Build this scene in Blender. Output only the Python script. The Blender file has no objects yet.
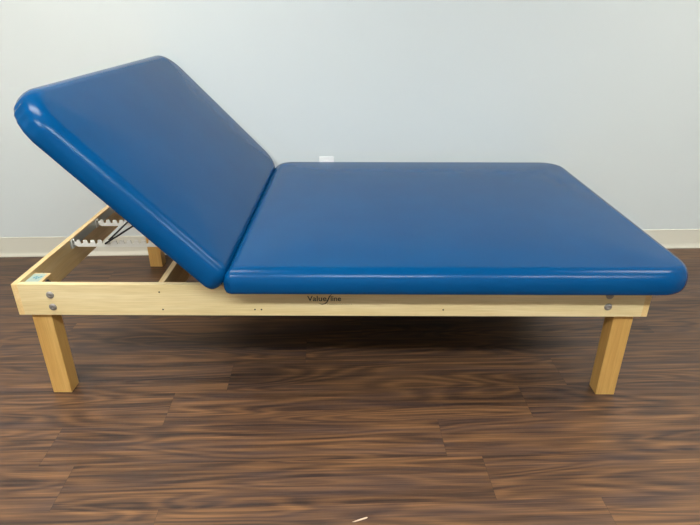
import bpy, bmesh, math, random
from mathutils import Vector, Matrix
random.seed(4)
S = bpy.context.scene
C = S.collection
PI = math.pi

# ------------------------------------------------------------------ dimensions (metres)
L, W = 2.03, 1.1168            # frame of the table
ZT, ZB = 0.4396, 0.3283        # top and bottom of the rails
T = 0.019                      # board thickness
TH = 0.088                     # pad thickness
YAW = math.radians(2.2068)     # the room is turned a little against the table
WY = 1.2446
def room(u, v, z):             # room coordinates (u along the wall, v towards the wall = 0) to world
    return Vector((1 + u*math.cos(YAW) - v*math.sin(YAW), WY + u*math.sin(YAW) + v*math.cos(YAW), z))
U0, U1, V0, H = -3.1, 3.4, -4.6, 2.6

# ------------------------------------------------------------------ materials
def new_mat(name):
    m = bpy.data.materials.new(name); m.use_nodes = True
    return m, m.node_tree, m.node_tree.nodes['Principled BSDF']
def plain(name, col, rough=0.5, metal=0.0, emit=None, strength=0):
    m, nt, b = new_mat(name)
    b.inputs['Base Color'].default_value = (*col, 1)
    b.inputs['Roughness'].default_value = rough
    b.inputs['Metallic'].default_value = metal
    if emit:
        b.inputs['Emission Color'].default_value = (*emit, 1)
        b.inputs['Emission Strength'].default_value = strength
    return m
class NT:
    def __init__(s, nt): s.nt = nt
    def n(s, t, **k):
        x = s.nt.nodes.new(t)
        for a, v in k.items(): setattr(x, a, v)
        return x
    def l(s, a, b): s.nt.links.new(a, b)
    def math(s, op, a, b=None, c=None):
        x = s.n('ShaderNodeMath', operation=op)
        for i, v in enumerate((a, b, c)):
            if v is None: continue
            if isinstance(v, (int, float)): x.inputs[i].default_value = v
            else: s.l(v, x.inputs[i])
        return x.outputs[0]
    def ramp(s, fac, stops, interp='LINEAR'):
        x = s.n('ShaderNodeValToRGB'); x.color_ramp.interpolation = interp
        el = x.color_ramp.elements
        while len(el) > 1: el.remove(el[-1])
        el[0].position = stops[0][0]; el[0].color = (*stops[0][1], 1)
        for p, c in stops[1:]:
            e = el.new(p); e.color = (*c, 1)
        s.l(fac, x.inputs[0]); return x.outputs[0]
    def mix(s, fac, a, b, blend='MIX'):
        x = s.n('ShaderNodeMix', data_type='RGBA', blend_type=blend)
        for i, v in ((0, fac), (6, a), (7, b)):
            if isinstance(v, (int, float)): x.inputs[i].default_value = v
            elif isinstance(v, tuple): x.inputs[i].default_value = (*v, 1)
            else: s.l(v, x.inputs[i])
        return x.outputs[2]

def wood(name, c1, c2, c3, axis, rough=0.38, scale=1.0):
    m, nt, b = new_mat(name); g = NT(nt)
    tc = g.n('ShaderNodeTexCoord'); mp = g.n('ShaderNodeMapping')
    sc = [22*scale]*3; sc[axis] = 1.6*scale
    mp.inputs['Scale'].default_value = sc
    g.l(tc.outputs['Object'], mp.inputs[0])
    n1 = g.n('ShaderNodeTexNoise'); n1.inputs['Scale'].default_value = 1.0
    n1.inputs['Detail'].default_value = 5; n1.inputs['Distortion'].default_value = 0.6
    g.l(mp.outputs[0], n1.inputs[0])
    mp2 = g.n('ShaderNodeMapping'); sc2 = [260]*3; sc2[axis] = 9
    mp2.inputs['Scale'].default_value = sc2; g.l(tc.outputs['Object'], mp2.inputs[0])
    n2 = g.n('ShaderNodeTexNoise'); n2.inputs['Scale'].default_value = 1; n2.inputs['Detail'].default_value = 3
    g.l(mp2.outputs[0], n2.inputs[0])
    col = g.ramp(n1.outputs[0], [(0.3, c3), (0.5, c1), (0.7, c2)])
    f = g.ramp(n2.outputs[0], [(0.3, (0.88, 0.86, 0.82)), (0.6, (1, 1, 1))])
    g.l(g.mix(1.0, col, f, 'MULTIPLY'), b.inputs['Base Color'])
    b.inputs['Roughness'].default_value = rough
    b.inputs['Coat Weight'].default_value = 0.15; b.inputs['Coat Roughness'].default_value = 0.25
    return m
mRail = wood('maple_rail', (0.78, 0.61, 0.32), (0.83, 0.67, 0.38), (0.72, 0.54, 0.26), 0)
mEnd  = wood('maple_end_board', (0.79, 0.54, 0.24), (0.83, 0.60, 0.30), (0.71, 0.47, 0.20), 1)
mLeg  = wood('maple_leg', (0.66, 0.38, 0.11), (0.71, 0.43, 0.14), (0.58, 0.31, 0.08), 2)

def vinyl():
    m, nt, b = new_mat('blue_vinyl'); g = NT(nt)
    tc = g.n('ShaderNodeTexCoord')
    n = g.n('ShaderNodeTexNoise'); n.inputs['Scale'].default_value = 420; n.inputs['Detail'].default_value = 3
    g.l(tc.outputs['Object'], n.inputs[0])
    n2 = g.n('ShaderNodeTexNoise'); n2.inputs['Scale'].default_value = 5; n2.inputs['Detail'].default_value = 2
    g.l(tc.outputs['Object'], n2.inputs[0])
    g.l(g.ramp(n2.outputs[0], [(0.3, (0.0001, 0.053, 0.165)), (0.7, (0.0001, 0.059, 0.180))]), b.inputs['Base Color'])
    bp = g.n('ShaderNodeBump'); bp.inputs['Strength'].default_value = 0.10; bp.inputs['Distance'].default_value = 0.001
    g.l(n.outputs[0], bp.inputs['Height']); g.l(bp.outputs[0], b.inputs['Normal'])
    b.inputs['Roughness'].default_value = 0.21
    b.inputs['Specular IOR Level'].default_value = 0.15
    return m
mVinyl = vinyl()

def floor_mat():
    m, nt, b = new_mat('walnut_vinyl_plank'); g = NT(nt)
    tc = g.n('ShaderNodeTexCoord'); mp = g.n('ShaderNodeMapping', vector_type='TEXTURE')
    mp.inputs['Location'].default_value = room(0, 0, 0); mp.inputs['Rotation'].default_value = (0, 0, YAW)
    g.l(tc.outputs['Object'], mp.inputs[0])
    sp = g.n('ShaderNodeSeparateXYZ'); g.l(mp.outputs[0], sp.inputs[0])
    u, v = sp.outputs[0], sp.outputs[1]
    PW, PL = 0.165, 1.22
    vr = g.math('DIVIDE', g.math('ADD', v, ROW0), PW)
    row = g.math('FLOOR', vr); fv = g.math('FRACT', vr)
    key = g.math('FRACT', g.math('DIVIDE', g.math('ADD', row, 40.5), 32))
    r = random.Random(7); stops = []
    for i in range(32):
        off = OFFS.get((i - 40) % 32, r.random())
        stops.append((i/32, (off, off, off)))
    off = g.ramp(key, stops, 'CONSTANT')
    ur = g.math('SUBTRACT', g.math('DIVIDE', u, PL), off)
    colm = g.math('FLOOR', ur); fu = g.math('FRACT', ur)
    cb = g.n('ShaderNodeCombineXYZ'); g.l(row, cb.inputs[0]); g.l(colm, cb.inputs[1])
    wn = g.n('ShaderNodeTexWhiteNoise', noise_dimensions='3D'); g.l(cb.outputs[0], wn.inputs[0])
    rid = wn.outputs[0]
    # grain, its own slice of noise in every plank
    def grain(su, sv, k, detail, dist, rough=0.55):
        c = g.n('ShaderNodeCombineXYZ')
        g.l(g.math('MULTIPLY', u, su), c.inputs[0]); g.l(g.math('MULTIPLY', v, sv), c.inputs[1])
        g.l(g.math('MULTIPLY', rid, 37.0 + k), c.inputs[2])
        n = g.n('ShaderNodeTexNoise'); n.inputs['Scale'].default_value = 1
        n.inputs['Detail'].default_value = detail; n.inputs['Distortion'].default_value = dist
        n.inputs['Roughness'].default_value = rough
        g.l(c.outputs[0], n.inputs[0]); return n.outputs[0]
    a = grain(1.1, 9, 0, 1.5, 0.35)
    mid = grain(1.7, 125, 7, 5, 0.3, 0.66)
    bnd = grain(1.0, 46, 3, 5, 0.3, 0.62)
    fine = grain(5, 330, 5, 3, 0.1)
    blot = grain(1.8, 16, 9, 3, 0.5)
    wave = g.math('MULTIPLY_ADD', g.math('SINE', g.math('MULTIPLY', a, 75.0)), 0.5, 0.5)
    t = g.math('ADD', g.math('MULTIPLY', wave, 0.17), g.math('ADD', g.math('MULTIPLY', bnd, 0.68), g.math('MULTIPLY', a, 0.25)))
    t = g.math('ADD', t, g.math('MULTIPLY', g.math('SUBTRACT', mid, 0.5), 0.60))
    t = g.math('ADD', t, g.math('MULTIPLY', g.math('SUBTRACT', rid, 0.5), 0.05))
    col = g.ramp(t, [(0.30, (0.026, 0.015, 0.012)), (0.45, (0.068, 0.035, 0.020)), (0.58, (0.120, 0.059, 0.028)), (0.78, (0.215, 0.105, 0.043))])
    grey = g.ramp(blot, [(0.48, (0, 0, 0)), (0.66, (1, 1, 1))])
    col = g.mix(g.math('MULTIPLY', grey, 0.40), col, (0.066, 0.043, 0.040))
    ff = g.ramp(fine, [(0.3, (0.72, 0.70, 0.68)), (0.65, (1.12, 1.12, 1.12))])
    col = g.mix(1.0, col, ff, 'MULTIPLY')
    ev = g.math('MINIMUM', fv, g.math('SUBTRACT', 1.0, fv)); eu = g.math('MINIMUM', fu, g.math('SUBTRACT', 1.0, fu))
    seam = g.math('MAXIMUM', g.math('LESS_THAN', g.math('MULTIPLY', ev, PW), 0.0007), g.math('LESS_THAN', g.math('MULTIPLY', eu, PL), 0.0009))
    col = g.mix(g.math('MULTIPLY', seam, 0.38), col, (0.03, 0.018, 0.013))
    g.l(col, b.inputs['Base Color'])
    b.inputs['Roughness'].default_value = 0.42
    bp = g.n('ShaderNodeBump'); bp.inputs['Strength'].default_value = 0.12; bp.inputs['Distance'].default_value = 0.001
    g.l(fine, bp.inputs['Height']); g.l(bp.outputs[0], b.inputs['Normal'])
    return m
# plank rows and the end joints read off the photo (room u relative to the origin, row number -> fraction of a plank)
ROW0 = 0.0
def rv(x, y):   # world -> room
    d = Vector((x-1, y-WY)); return d.x*math.cos(YAW)+d.y*math.sin(YAW), -d.x*math.sin(YAW)+d.y*math.cos(YAW)
_, vb = rv(1.42, -0.275); ROW0 = -vb + 0.165*20 ; ROW0 %= 0.165
OFFS = {}
for (x, y) in [(1.366, -0.2), (1.478, -0.355), (1.68, -0.045), (0.90, 0.22), (0.63, 0.16)]:
    u_, v_ = rv(x, y); r_ = math.floor((v_ + ROW0)/0.165); OFFS[r_ % 32 if (r_ % 32) < 32 else 0] = (u_/1.22) % 1.0
OFFS = {k % 32: v for k, v in OFFS.items()}
# keys in floor_mat are compared as (i-40) % 32
mFloor = floor_mat()

def painted(name, col, rough=0.6, bump=0.05, sc=180):
    m, nt, b = new_mat(name); g = NT(nt)
    tc = g.n('ShaderNodeTexCoord'); n = g.n('ShaderNodeTexNoise'); n.inputs['Scale'].default_value = sc
    n.inputs['Detail'].default_value = 4; g.l(tc.outputs['Object'], n.inputs[0])
    b.inputs['Base Color'].default_value = (*col, 1); b.inputs['Roughness'].default_value = rough
    bp = g.n('ShaderNodeBump'); bp.inputs['Strength'].default_value = bump; bp.inputs['Distance'].default_value = 0.002
    g.l(n.outputs[0], bp.inputs['Height']); g.l(bp.outputs[0], b.inputs['Normal'])
    return m
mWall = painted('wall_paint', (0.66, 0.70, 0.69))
mWall2 = painted('unseen_wall_darkened', (0.36, 0.38, 0.38))  # unseen walls, colour darkened to cut bounce light and deepen shadows
mCeil = painted('ceiling_tile', (0.62, 0.62, 0.60), 0.9, 0.3, 60)
mBase = plain('almond_cove_base', (0.72, 0.69, 0.58), 0.32)
mSteel = plain('zinc_bolt', (0.33, 0.30, 0.27), 0.5, 0.7)
mDark = plain('dark_steel', (0.03, 0.03, 0.03), 0.4, 0.6)
mHole = plain('screw_dark', (0.035, 0.022, 0.012), 0.6)
mInk = plain('black_ink', (0.02, 0.018, 0.016), 0.5)
mRatchet = plain('white_enamel', (0.78, 0.77, 0.70), 0.35)
mGalv = plain('galvanised_plate', (0.52, 0.52, 0.47), 0.4, 0.4)
mFelt = plain('pale_sticker', (0.34, 0.43, 0.37), 0.5)
mBlot = plain('blue_print', (0.10, 0.28, 0.36), 0.5)
mPlate = plain('white_plastic', (0.90, 0.90, 0.88), 0.3)
mSlot = plain('socket_slot', (0.05, 0.05, 0.05), 0.5)
mPaper = plain('pale_splinter', (0.62, 0.47, 0.34), 0.7)
mFrameW = plain('white_lamp_frame', (0.8, 0.8, 0.8), 0.4)
mDoor = wood('door_veneer', (0.42, 0.26, 0.13), (0.48, 0.31, 0.17), (0.36, 0.21, 0.10), 2, 0.4, 0.5)

# ------------------------------------------------------------------ helpers
def obj(name, bm, mat, parent=None, smooth=False, mtx=None):
    me = bpy.data.meshes.new(name); bmesh.ops.recalc_face_normals(bm, faces=bm.faces)
    bm.to_mesh(me); bm.free(); o = bpy.data.objects.new(name, me); C.objects.link(o)
    for mm in (mat if isinstance(mat, (list, tuple)) else [mat]): me.materials.append(mm)
    if smooth:
        for p in me.polygons: p.use_smooth = True
    if parent: o.parent = parent
    if mtx: o.matrix_local = mtx
    return o
def box(bm, lo, hi, bevel=0.0, mi=0):
    vs = [bm.verts.new((x, y, z)) for x in (lo[0], hi[0]) for y in (lo[1], hi[1]) for z in (lo[2], hi[2])]
    fs = [bm.faces.new([vs[i] for i in f]) for f in ((0,1,3,2),(4,6,7,5),(0,4,5,1),(2,3,7,6),(0,2,6,4),(1,5,7,3))]
    for f in fs: f.material_index = mi
    if bevel:
        es = list({e for f in fs for e in f.edges})
        bmesh.ops.recalc_face_normals(bm, faces=fs)
        bmesh.ops.bevel(bm, geom=es, offset=bevel, segments=2, affect='EDGES', profile=0.6)
def B(): return bmesh.new()
def tube(bm, pts, r, seg=10):
    pts = [Vector(p) for p in pts]; rings = []
    for i, p in enumerate(pts):
        a = pts[max(i-1, 0)]; b = pts[min(i+1, len(pts)-1)]; d = (b-a).normalized()
        up = Vector((0, 0, 1)) if abs(d.z) < 0.9 else Vector((1, 0, 0))
        s = d.cross(up).normalized(); t = s.cross(d)
        rings.append([bm.verts.new(p + r*(math.cos(k*2*PI/seg)*s + math.sin(k*2*PI/seg)*t)) for k in range(seg)])
    for A, Bq in zip(rings, rings[1:]):
        for k in range(seg): bm.faces.new((A[k], A[(k+1)%seg], Bq[(k+1)%seg], Bq[k]))
    bm.faces.new(rings[0]); bm.faces.new(rings[-1][::-1])
def lathe(bm, prof, origin, axis, seg=24, mi=0):
    axis = Vector(axis).normalized(); up = Vector((0, 0, 1)) if abs(axis.z) < 0.9 else Vector((1, 0, 0))
    s = axis.cross(up).normalized(); t = s.cross(axis); o = Vector(origin); rings = []
    for r, h in prof:
        if r <= 1e-6: rings.append([bm.verts.new(o+axis*h)])
        else: rings.append([bm.verts.new(o+axis*h + r*(math.cos(k*2*PI/seg)*s + math.sin(k*2*PI/seg)*t)) for k in range(seg)])
    for A, Q in zip(rings, rings[1:]):
        for k in range(seg):
            if len(A) == 1: f = bm.faces.new((A[0], Q[(k+1)%seg], Q[k]))
            elif len(Q) == 1: f = bm.faces.new((A[k], A[(k+1)%seg], Q[0]))
            else: f = bm.faces.new((A[k], A[(k+1)%seg], Q[(k+1)%seg], Q[k]))
            f.material_index = mi; f.smooth = True
def tag(o, label=None, cat=None, group=None, kind=None):
    if label: o['label'] = label
    if cat: o['category'] = cat
    if group: o['group'] = group
    if kind: o['kind'] = kind
    return o
def prism(bm, poly, y0, y1):   # polygon in xz, extruded in y
    a = [bm.verts.new((x, y0, z)) for x, z in poly]; b = [bm.verts.new((x, y1, z)) for x, z in poly]
    n = len(poly); bm.faces.new(a); bm.faces.new(b[::-1])
    for i in range(n): bm.faces.new((a[i], b[i], b[(i+1)%n], a[(i+1)%n]))

# ------------------------------------------------------------------ the room
def rbox(bm, a, b, bevel=0, mi=0):      # box in room coordinates
    t = B(); box(t, a, b, bevel, mi)
    for v in t.verts: v.co = room(*v.co)
    me = bpy.data.meshes.new('tmp'); t.to_mesh(me); t.free(); bm.from_mesh(me); bpy.data.meshes.remove(me)
def struct(name, boxes, mat):
    bm = B()
    for q in boxes: rbox(bm, *q)
    return tag(obj(name, bm, mat), kind='structure')
struct('floor', [((U0-.1, V0-.1, -0.08), (U1+.1, .1, 0))], mFloor)
struct('ceiling', [((U0-.1, V0-.1, H), (U1+.1, .1, H+.08))], mCeil)
struct('wall_back', [((U0-.1, 0, 0), (U1+.1, .1, H))], mWall)
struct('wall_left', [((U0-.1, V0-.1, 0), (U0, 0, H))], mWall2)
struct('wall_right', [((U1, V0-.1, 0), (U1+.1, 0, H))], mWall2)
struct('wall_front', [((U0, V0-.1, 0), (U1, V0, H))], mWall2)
# cove base: thin top lip, hollow face, flared toe
def cove(name, p, q, inward):            # p, q in room u,v ; inward = unit vector into the room
    prof = [(0, 0.1075), (0.0030, 0.1070), (0.0045, 0.1040), (0.0030, 0.1010), (0.0030, 0.022), (0.0050, 0.015), (0.010, 0.0105), (0.018, 0.0075), (0.021, 0.004), (0.021, 0.0)]
    bm = B(); rows = []
    for e in (p, q):
        rows.append([bm.verts.new(room(e[0]+inward[0]*d, e[1]+inward[1]*d, z)) for d, z in prof])
    for i in range(len(prof)-1):
        f = bm.faces.new((rows[0][i], rows[1][i], rows[1][i+1], rows[0][i+1])); f.smooth = i in (4, 5, 6, 7)
    for r_ in rows:
        r_.append(None)
    n = len(prof)
    b0 = bm.verts.new(room(p[0], p[1], 0)); b1 = bm.verts.new(room(q[0], q[1], 0))
    bm.faces.new([v for v in rows[0] if v] + [b0]); bm.faces.new([v for v in rows[1] if v][::-1] + [b1][:1])
    bm.faces.new((rows[0][n-1], rows[1][n-1], b1, b0)); bm.faces.new((rows[0][0], b0, b1, rows[1][0]))
    return tag(obj(name, bm, mBase), kind='structure')
cove('baseboard_back', (U0, 0), (U1, 0), (0, -1))
cove('baseboard_left', (U0, V0), (U0, 0), (1, 0))
cove('baseboard_right', (U1, V0), (U1, 0), (-1, 0))
cove('baseboard_front', (U0, V0), (U1, V0), (0, 1))

# ------------------------------------------------------------------ ceiling lights (real recessed troffers)
def troffer(u, v, w, d, col, strength, label):
    e = bpy.data.objects.new('ceiling_light', None); C.objects.link(e)
    e.location = room(u, v, H); e.rotation_euler = (0, 0, YAW)
    tag(e, label, 'ceiling light', 'recessed ceiling lights')
    bm = B(); f = 0.03
    for lo, hi in (((-w/2, -d/2), (w/2, -d/2+f)), ((-w/2, d/2-f), (w/2, d/2)), ((-w/2, -d/2+f), (-w/2+f, d/2-f)), ((w/2-f, -d/2+f), (w/2, d/2-f))):
        box(bm, (*lo, -0.012), (*hi, 0.0))
    obj('light_frame', bm, mFrameW, e)
    bm = B(); box(bm, (-w/2+f, -d/2+f, -0.006), (w/2-f, d/2-f, -0.001))
    obj('diffuser', bm, plain('lit_diffuser', (0.9, 0.9, 0.9), 0.5, 0, col, strength), e)
    return e
LIGHTS = [
    (-1.30, -1.50, 1.2, 0.6, (1.0, 0.95, 0.86), 8.0, 'recessed ceiling light nearest the wall, above the backrest end'),
    ( 2.30, -1.35, 1.2, 0.6, (1.0, 0.96, 0.87), 6.0, 'recessed ceiling light nearest the wall, above the foot end'),
    (-1.60, -3.25, 1.2, 0.3, (0.96, 0.98, 0.98), 22.0, 'recessed ceiling light behind the camera on the backrest side'),
    ( 0.10, -3.25, 1.2, 0.3, (0.86, 0.96, 1.0), 22.0, 'recessed ceiling light straight behind the camera'),
    ( 1.80, -3.25, 1.2, 0.3, (0.96, 0.98, 0.98), 17.0, 'recessed ceiling light behind the camera on the foot side'),
]
for k, (u, v, w, d, col, st, lb) in enumerate(LIGHTS): troffer(u, v, w, d, col, st, lb)

# ------------------------------------------------------------------ the table
table = bpy.data.objects.new('treatment_table', None); C.objects.link(table)
tag(table, 'blue vinyl padded treatment table with raised backrest on a maple frame with four legs', 'treatment table')

def screw(name, x, y, z, ny, r, mat, parent, h=0.0025):
    bm = B(); lathe(bm, [(r, 0), (r, h*0.5), (r*0.82, h), (0, h*1.15)], (x, y, z), (0, ny, 0), 24)
    return obj(name, bm, mat, parent)
def bolt(x, z, parent, y=0, ny=-1):
    bm = B(); r = 0.0125
    lathe(bm, [(r, 0), (r, .001), (r*.86, .003), (r*.45, .0045), (r*.30, .0046), (r*.26, .002), (0, .002)], (x, y, z), (0, ny, 0), 28)
    o = obj('bolt', bm, mSteel, parent)
    return o
# rails and boards
bm = B(); box(bm, (T, 0, ZB), (L-T, T, ZT), 0.0012); front = obj('side_rail', bm, mRail, table)
bm = B(); box(bm, (T, W-T, ZB), (L-T, W, ZT), 0.0012); back = obj('side_rail', bm, mRail, table)
bm = B(); box(bm, (0, 0, ZB), (T, W, ZT), 0.0012); endl = obj('end_board', bm, mEnd, table)
bm = B(); box(bm, (L-T, 0, ZB), (L, W, ZT), 0.0012); obj('end_board', bm, mEnd, table)
for x in (0.4604, 0.745, 1.37):
    bm = B(); box(bm, (x, T, ZB+0.004), (x+T, W-T, ZT-0.001 if x < .6 else ZT-.004), 0.001); obj('cross_board', bm, mEnd, table)
for x, z in ((0.1164, 0.4019), (0.1158, 0.3579), (1.8985, 0.3648), (1.8965, 0.4060)): bolt(x, z, front)
for x, z in ((0.1164, 0.4019), (0.1158, 0.3579), (1.8985, 0.3648), (1.8965, 0.4060)): bolt(x, z, back, W, 1)
for x, z in ((0.4665, 0.4135), (0.4695, 0.3499), (0.7663, 0.351), (0.7873, 0.3511), (1.372, 0.352)):
    screw('screw', x, 0, z, -1, 0.0028, mHole, front, 0.0006)
# legs
def leg(x0, x1, y0, y1, nm='leg'):
    bm = B(); box(bm, (x0, y0, 0), (x1, y1, ZT-0.030), 0.0022); return obj(nm, bm, mLeg, table)
LW, LD = 0.0647, 0.056
LX = 0.0266; RX = L-LX-0.004
fl = leg(LX, LX+LW, T, T+LD); bl = leg(LX, LX+LW, W-T-LD, W-T)
leg(RX-LW, RX, T, T+LD); leg(RX-LW, RX, W-T-LD, W-T)
# corner block with the folding-bracket nuts and a sticker on its top
bm = B(); lathe(bm, [(0.0045, 0), (0.0045, .006), (.003, .008), (0, .009)], (LX, T+0.02, 0.312), (-1, 0, 0), 14)
obj('bolt_end', bm, mSteel, fl)
CX, CY, CT = 0.074, 0.106, ZT-0.012
for y0, y1 in ((T, CY), (W-CY, W-T)):
    bm = B(); box(bm, (T, y0, ZT-0.090), (CX, y0+.0001 if y1 < y0 else y1, CT), 0.001)
    cbk = obj('corner_block', bm, mEnd, table)
    if y0 > .5: continue
    for (x, y, z, ax) in ((0.040, CY, CT-.010, (0, 1, 0)), (CX, 0.066, CT-.014, (1, 0, 0))):
        bm = B(); lathe(bm, [(0.0095, 0), (0.0095, .007), (.0045, .0075), (.0045, .014), (0, .0145)], (x, y, z), ax, 6)
        obj('nut', bm, mDark, cbk)
    bm = B(); box(bm, (T+.001, T+.003, CT), (CX-.010, CY-.006, CT+.0005)); st = obj('sticker', bm, mFelt, cbk)
    st['label'] = 'pale green sticker on top of the block'
    bm = B()
    for k in range(5):
        x = .032+k*.005; y = .066+.007*math.sin(k*2.1); box(bm, (x, y, CT+.0005), (x+.006, y+.010, CT+.0008))
    obj('print', bm, mBlot, st)

# printed mark on the front rail
INKY = -0.0006
def text_mesh(txt, size, x, z, parent, name, shear=0.0, xs=1.0, bold=0.0):
    cu = bpy.data.curves.new('t', 'FONT'); cu.body = txt; cu.size = size; cu.shear = shear; cu.offset = bold
    o = bpy.data.objects.new('t', cu); C.objects.link(o)
    dg = bpy.context.evaluated_depsgraph_get(); me = bpy.data.meshes.new_from_object(o.evaluated_get(dg))
    bpy.data.objects.remove(o)
    for v in me.vertices: v.co = Vector((x + v.co.x*xs, INKY, z + v.co.y))
    return me
def merge(bm, me): bm.from_mesh(me); bpy.data.meshes.remove(me)
def stroke(bm, pts, wds):                # flat ink stroke in xz
    pr = []
    for i, p in enumerate(pts):
        a = Vector(pts[max(i-1,0)]); b = Vector(pts[min(i+1,len(pts)-1)]); d = (b-a).normalized(); n = Vector((-d.y, d.x))*wds[i]/2
        pr.append((bm.verts.new((p[0]+n.x, INKY, p[1]+n.y)), bm.verts.new((p[0]-n.x, INKY, p[1]-n.y))))
    for A, Q in zip(pr, pr[1:]): bm.faces.new((A[0], A[1], Q[1], Q[0]))
bm = B()
ZBASE = 0.3835
merge(bm, text_mesh('Value', 0.0265, 0.9365, ZBASE, front, 'printed_name', 0, 1.04, 0.0004))
merge(bm, text_mesh('line', 0.0265, 1.0095, ZBASE, front, 'printed_name', 0, 0.92, 0.0004))
stroke(bm, [(1.0135, 0.4075), (1.0075, 0.401), (1.003, 0.390), (0.998, 0.379), (0.992, 0.3735), (0.983, 0.3715), (0.972, 0.3745)], [.0012, .0032, .0040, .0036, .0030, .0026, .0010])
pn = obj('printed_name', bm, mInk, front)
bm = B(); random.seed(3); x = 1.000
while x < 1.078:                         # the tiny second line, too small to read in the photo
    w_ = random.uniform(.0012, .0024); h_ = random.choice((.0022, .0022, .0034))
    stroke(bm, [(x, 0.3702), (x+w_*.5, 0.3702+h_), (x+w_, 0.3702)], [.0006, .0007, .0006])
    x += w_+.0012+(random.random() < .15)*.002
obj('printed_fine_line', bm, mInk, front)

# ------------------------------------------------------------------ pads
def pad_mesh(lx, ly, th, radii, pleats=()):
    """padded vinyl slab, x 0..lx, y 0..ly, z 0..th; radii for corners (x0y0, x1y0, x1y1, x0y1)"""
    bm = B(); NC, NS = 28, 22
    def ring(d):
        out = []
        cs = [(0, 0, PI, 0), (lx, 0, 1.5*PI, 1), (lx, ly, 0, 2), (0, ly, .5*PI, 3)]
        sg = [(1, 1), (-1, 1), (-1, -1), (1, -1)]
        for c, (cx, cy, a0, ci) in enumerate(cs):
            r = max(radii[c]-d, 0.0); r0 = radii[c]
            R = max(r0, d)
            ox, oy = cx+sg[c][0]*R, cy+sg[c][1]*R
            for k in range(NC+1):
                a = a0 + k/NC*PI/2
                out.append([ox+r*math.cos(a), oy+r*math.sin(a), c, k/NC, math.cos(a), math.sin(a)])
            # straight run to next corner is subdivided afterwards
        res = []
        for i, p in enumerate(out):
            res.append(p); q = out[(i+1) % len(out)]
            if p[2] != q[2]:
                for s in range(1, NS):
                    f = s/NS; res.append([p[0]+(q[0]-p[0])*f, p[1]+(q[1]-p[1])*f, -1, 0, 0, 0])
        return res
    prof = [(0.020, 0.0), (0.009, 0.0004), (0.0045, 0.003), (0.002, 0.009), (0.0004, 0.016), (0, 0.022), (0.0003, 0.028)]
    A, Bz, z0 = 0.046, th-0.028-0.008, 0.028
    for k in range(1, 13):
        a = k/12*PI/2; prof.append((0.0003+A*(1-math.cos(a)), z0+Bz*math.sin(a)))
    prof += [(0.060, th-0.0072), (0.085, th-0.0056), (0.12, th-0.0034), (0.17, th-.0012), (0.23, th+.0004), (0.30, th+.0014)]
    rows = []
    for d, z in prof:
        row = []
        m = max(0.0, 1-abs(z-0.024)/0.034) if d < .03 else 0
        for (x, y, c, f, nx, ny) in ring(d):
            if c in pleats and m > 0:
                w = math.sin(f*PI); q = abs(math.sin(f*PI*6.5))
                a = 0.0065*m*w*(q**0.7)
                x -= nx*a; y -= ny*a
            row.append(bm.verts.new((x, y, z)))
        rows.append(row)
    n = len(rows[0])
    for A_, Q in zip(rows, rows[1:]):
        for k in range(n): bm.faces.new((A_[k], A_[(k+1) % n], Q[(k+1) % n], Q[k]))
    bm.faces.new(rows[0][::-1]); bm.faces.new(rows[-1])
    bmesh.ops.remove_doubles(bm, verts=bm.verts, dist=1e-5)
    return bm
OY = 0.069
SX0, SX1 = 0.684, 2.137
OB = 0.108
obj('seat_pad', pad_mesh(SX1-SX0, W+OY+OB, TH, (0.030, 0.120, 0.120, 0.090), (0,)), mVinyl, table, True,
    Matrix.Translation((SX1, -OY, ZT)) @ Matrix.Rotation(math.radians(0.0), 4, 'Z') @ Matrix.Translation((SX0-SX1, 0, 0)))
ANG = math.radians(46.5); BL = 0.763
bx, bz = 0.657, ZT-0.001
ux = Vector((-math.cos(ANG), 0, math.sin(ANG))); nz = Vector((math.sin(ANG), 0, math.cos(ANG)))
# local x runs up the backrest, local z is the padded face; y is flipped to stay right-handed
M = Matrix(((ux.x, 0, nz.x, bx), (0, -1, 0, W+OB+.006), (ux.z, 0, nz.z, bz), (0, 0, 0, 1)))
obj('backrest_pad', pad_mesh(BL, W+OY+OB+.006, TH+.003, (0.120, 0.120, 0.135, 0.045), (1, 2)), mVinyl, table, True, M)
# piano hinge between the pads
bm = B(); tube(bm, [(0.668, 0.02, ZT+.006), (0.668, W-.02, ZT+.006)], 0.005, 10); obj('hinge', bm, mSteel, table, True)

# ------------------------------------------------------------------ ratchet bars and prop
RZ = 0.412
RYS = (0.376, 0.590, 0.775)
def ratchet(y):
    x0, x1 = T+0.008, 0.4604; poly = [(x0, RZ), (x0+.022, RZ-.006), (x1, RZ-.006)]
    poly = [(x0-0.004, RZ+.004), (x0+.012, RZ-.006), (x1, RZ-.006), (x1, RZ+.020)]
    p = 0.0275; x = x1-0.014
    top = []
    while x - 0.0145 > x0+0.012:
        top += [(x, RZ+.020), (x-.002, RZ+.008), (x-.0105, RZ+.006), (x-.0135, RZ+.020)]
        x -= p
    poly += top
    poly += [(x0+.010, RZ+.020), (x0+.004, RZ+.013), (x0-0.004, RZ+.020)]
    bm = B(); prism(bm, poly, y-.002, y+.002)
    box(bm, (T+.0008, y-.012, RZ-.010), (T+.003, y+.012, RZ+.024)); box(bm, (T+.003, y-.002, RZ+.002), (x0, y+.002, RZ+.022))
    box(bm, (0.4575, y-.012, RZ-.008), (0.4596, y+.012, RZ+.022))
    return obj('ratchet_bar', bm, mRatchet, table)
for y in RYS: ratchet(y)
bm = B(); box(bm, (T, RYS[0]-.02, ZT-.036), (T+.0010, W-T-.07, ZT-.006)); pl = obj('mounting_plate', bm, mGalv, table)
pl['label'] = 'grey metal strip along the end board'
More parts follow.
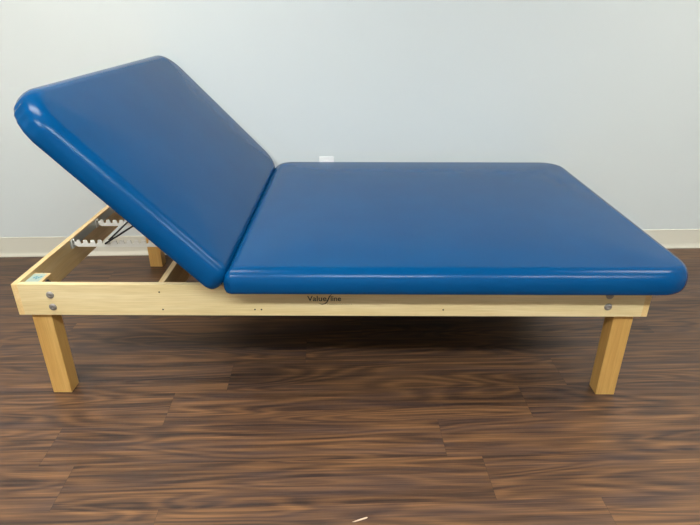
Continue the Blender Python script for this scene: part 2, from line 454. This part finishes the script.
# prop: a bent rod, its cross bar lying in the notches
px_, pz_ = 0.1485, RZ+.011
tx, tz = 0.4980, 0.600
def on_under(s): p = Vector((bx, 0, bz)) + ux*s; return p
P = on_under(0.26) - nz*0.010
bm = B(); tube(bm, [(px_, RYS[0]-.012, pz_), (px_, RYS[1]+.012, pz_)], 0.0035, 10)
for y in (RYS[0]-.008, RYS[1]+.008): tube(bm, [(px_, y, pz_), (P.x, y, P.z)], 0.0035, 10)
tube(bm, [(P.x, RYS[0]-.03, P.z), (P.x, RYS[1]+.03, P.z)], 0.0045, 10)
obj('prop_rod', bm, mDark, table, True)

# ------------------------------------------------------------------ wall outlet and the scrap on the floor
e = bpy.data.objects.new('wall_outlet', None); C.objects.link(e)
uo, vo = rv(0.945, WY-.002); e.location = room(uo, 0, 0.4765); e.rotation_euler = (0, 0, YAW)
tag(e, 'white wall outlet plate just above the back edge of the blue pad', 'outlet')
bm = B(); box(bm, (-.038, -.006, -.057), (.038, 0, .057), .0025); obj('cover_plate', bm, mPlate, e)
for z in (-.022, .022):
    bm = B(); lathe(bm, [(.017, 0), (.017, .0012), (.0165, .0018), (0, .0018)], (0, -.006, z), (0, -1, 0), 24)
    s_ = obj('socket', bm, mPlate, e)
    bm = B()
    for x in (-.006, .006): box(bm, (x-.001, -.0081, z), (x+.001, -.0078, z+.008))
    obj('slot', bm, mSlot, s_)
bm = B()
ptsA = [(-.021, -.0068), (-.010, -.0018), (.004, .0032), (.018, .0074), (.021, .0068), (.017, .0034), (.004, -.0010), (-.012, -.0062)]
v0 = [bm.verts.new((x, y, 0.0)) for x, y in ptsA]; v1 = [bm.verts.new((x, y, 0.0012+.001*math.sin(x*90))) for x, y in ptsA]
bm.faces.new(v0[::-1]); bm.faces.new(v1)
for i in range(8): bm.faces.new((v0[i], v0[(i+1) % 8], v1[(i+1) % 8], v1[i]))
o = obj('wood_splinter', bm, mPaper); o.location = (1.101, -.504, 0.0)
tag(o, 'tiny pale wood splinter lying on the plank floor in front of the table', 'splinter')

# ------------------------------------------------------------------ world, camera, view
w = bpy.data.worlds.new('World'); S.world = w; w.use_nodes = True
w.node_tree.nodes['Background'].inputs[0].default_value = (0.5, 0.5, 0.5, 1)
w.node_tree.nodes['Background'].inputs[1].default_value = 0.2
cd = bpy.data.cameras.new('camera'); cam = bpy.data.objects.new('camera', cd); C.objects.link(cam); S.camera = cam
cd.sensor_width = 36; cd.lens = 549.45/700*36; cd.clip_start = 0.02
a, b_, c_ = (math.radians(q) for q in (25.2772, -0.2752, 0.0457))
F = Vector((math.sin(b_)*math.cos(a), math.cos(b_)*math.cos(a), -math.sin(a)))
R = F.cross(Vector((0, 0, 1))).normalized(); Up = R.cross(F)
R2 = R*math.cos(c_)+Up*math.sin(c_); U2 = -R*math.sin(c_)+Up*math.cos(c_)
cam.matrix_world = Matrix(((R2.x, U2.x, -F.x, 1.0795), (R2.y, U2.y, -F.y, -1.5339), (R2.z, U2.z, -F.z, 1.2437), (0, 0, 0, 1)))
vs = S.view_settings; vs.view_transform = 'Standard'; vs.look = 'None'; vs.gamma = 1; vs.use_curve_mapping = False
vs.exposure = 1.73
S.cycles.max_bounces = 8; S.cycles.diffuse_bounces = 5
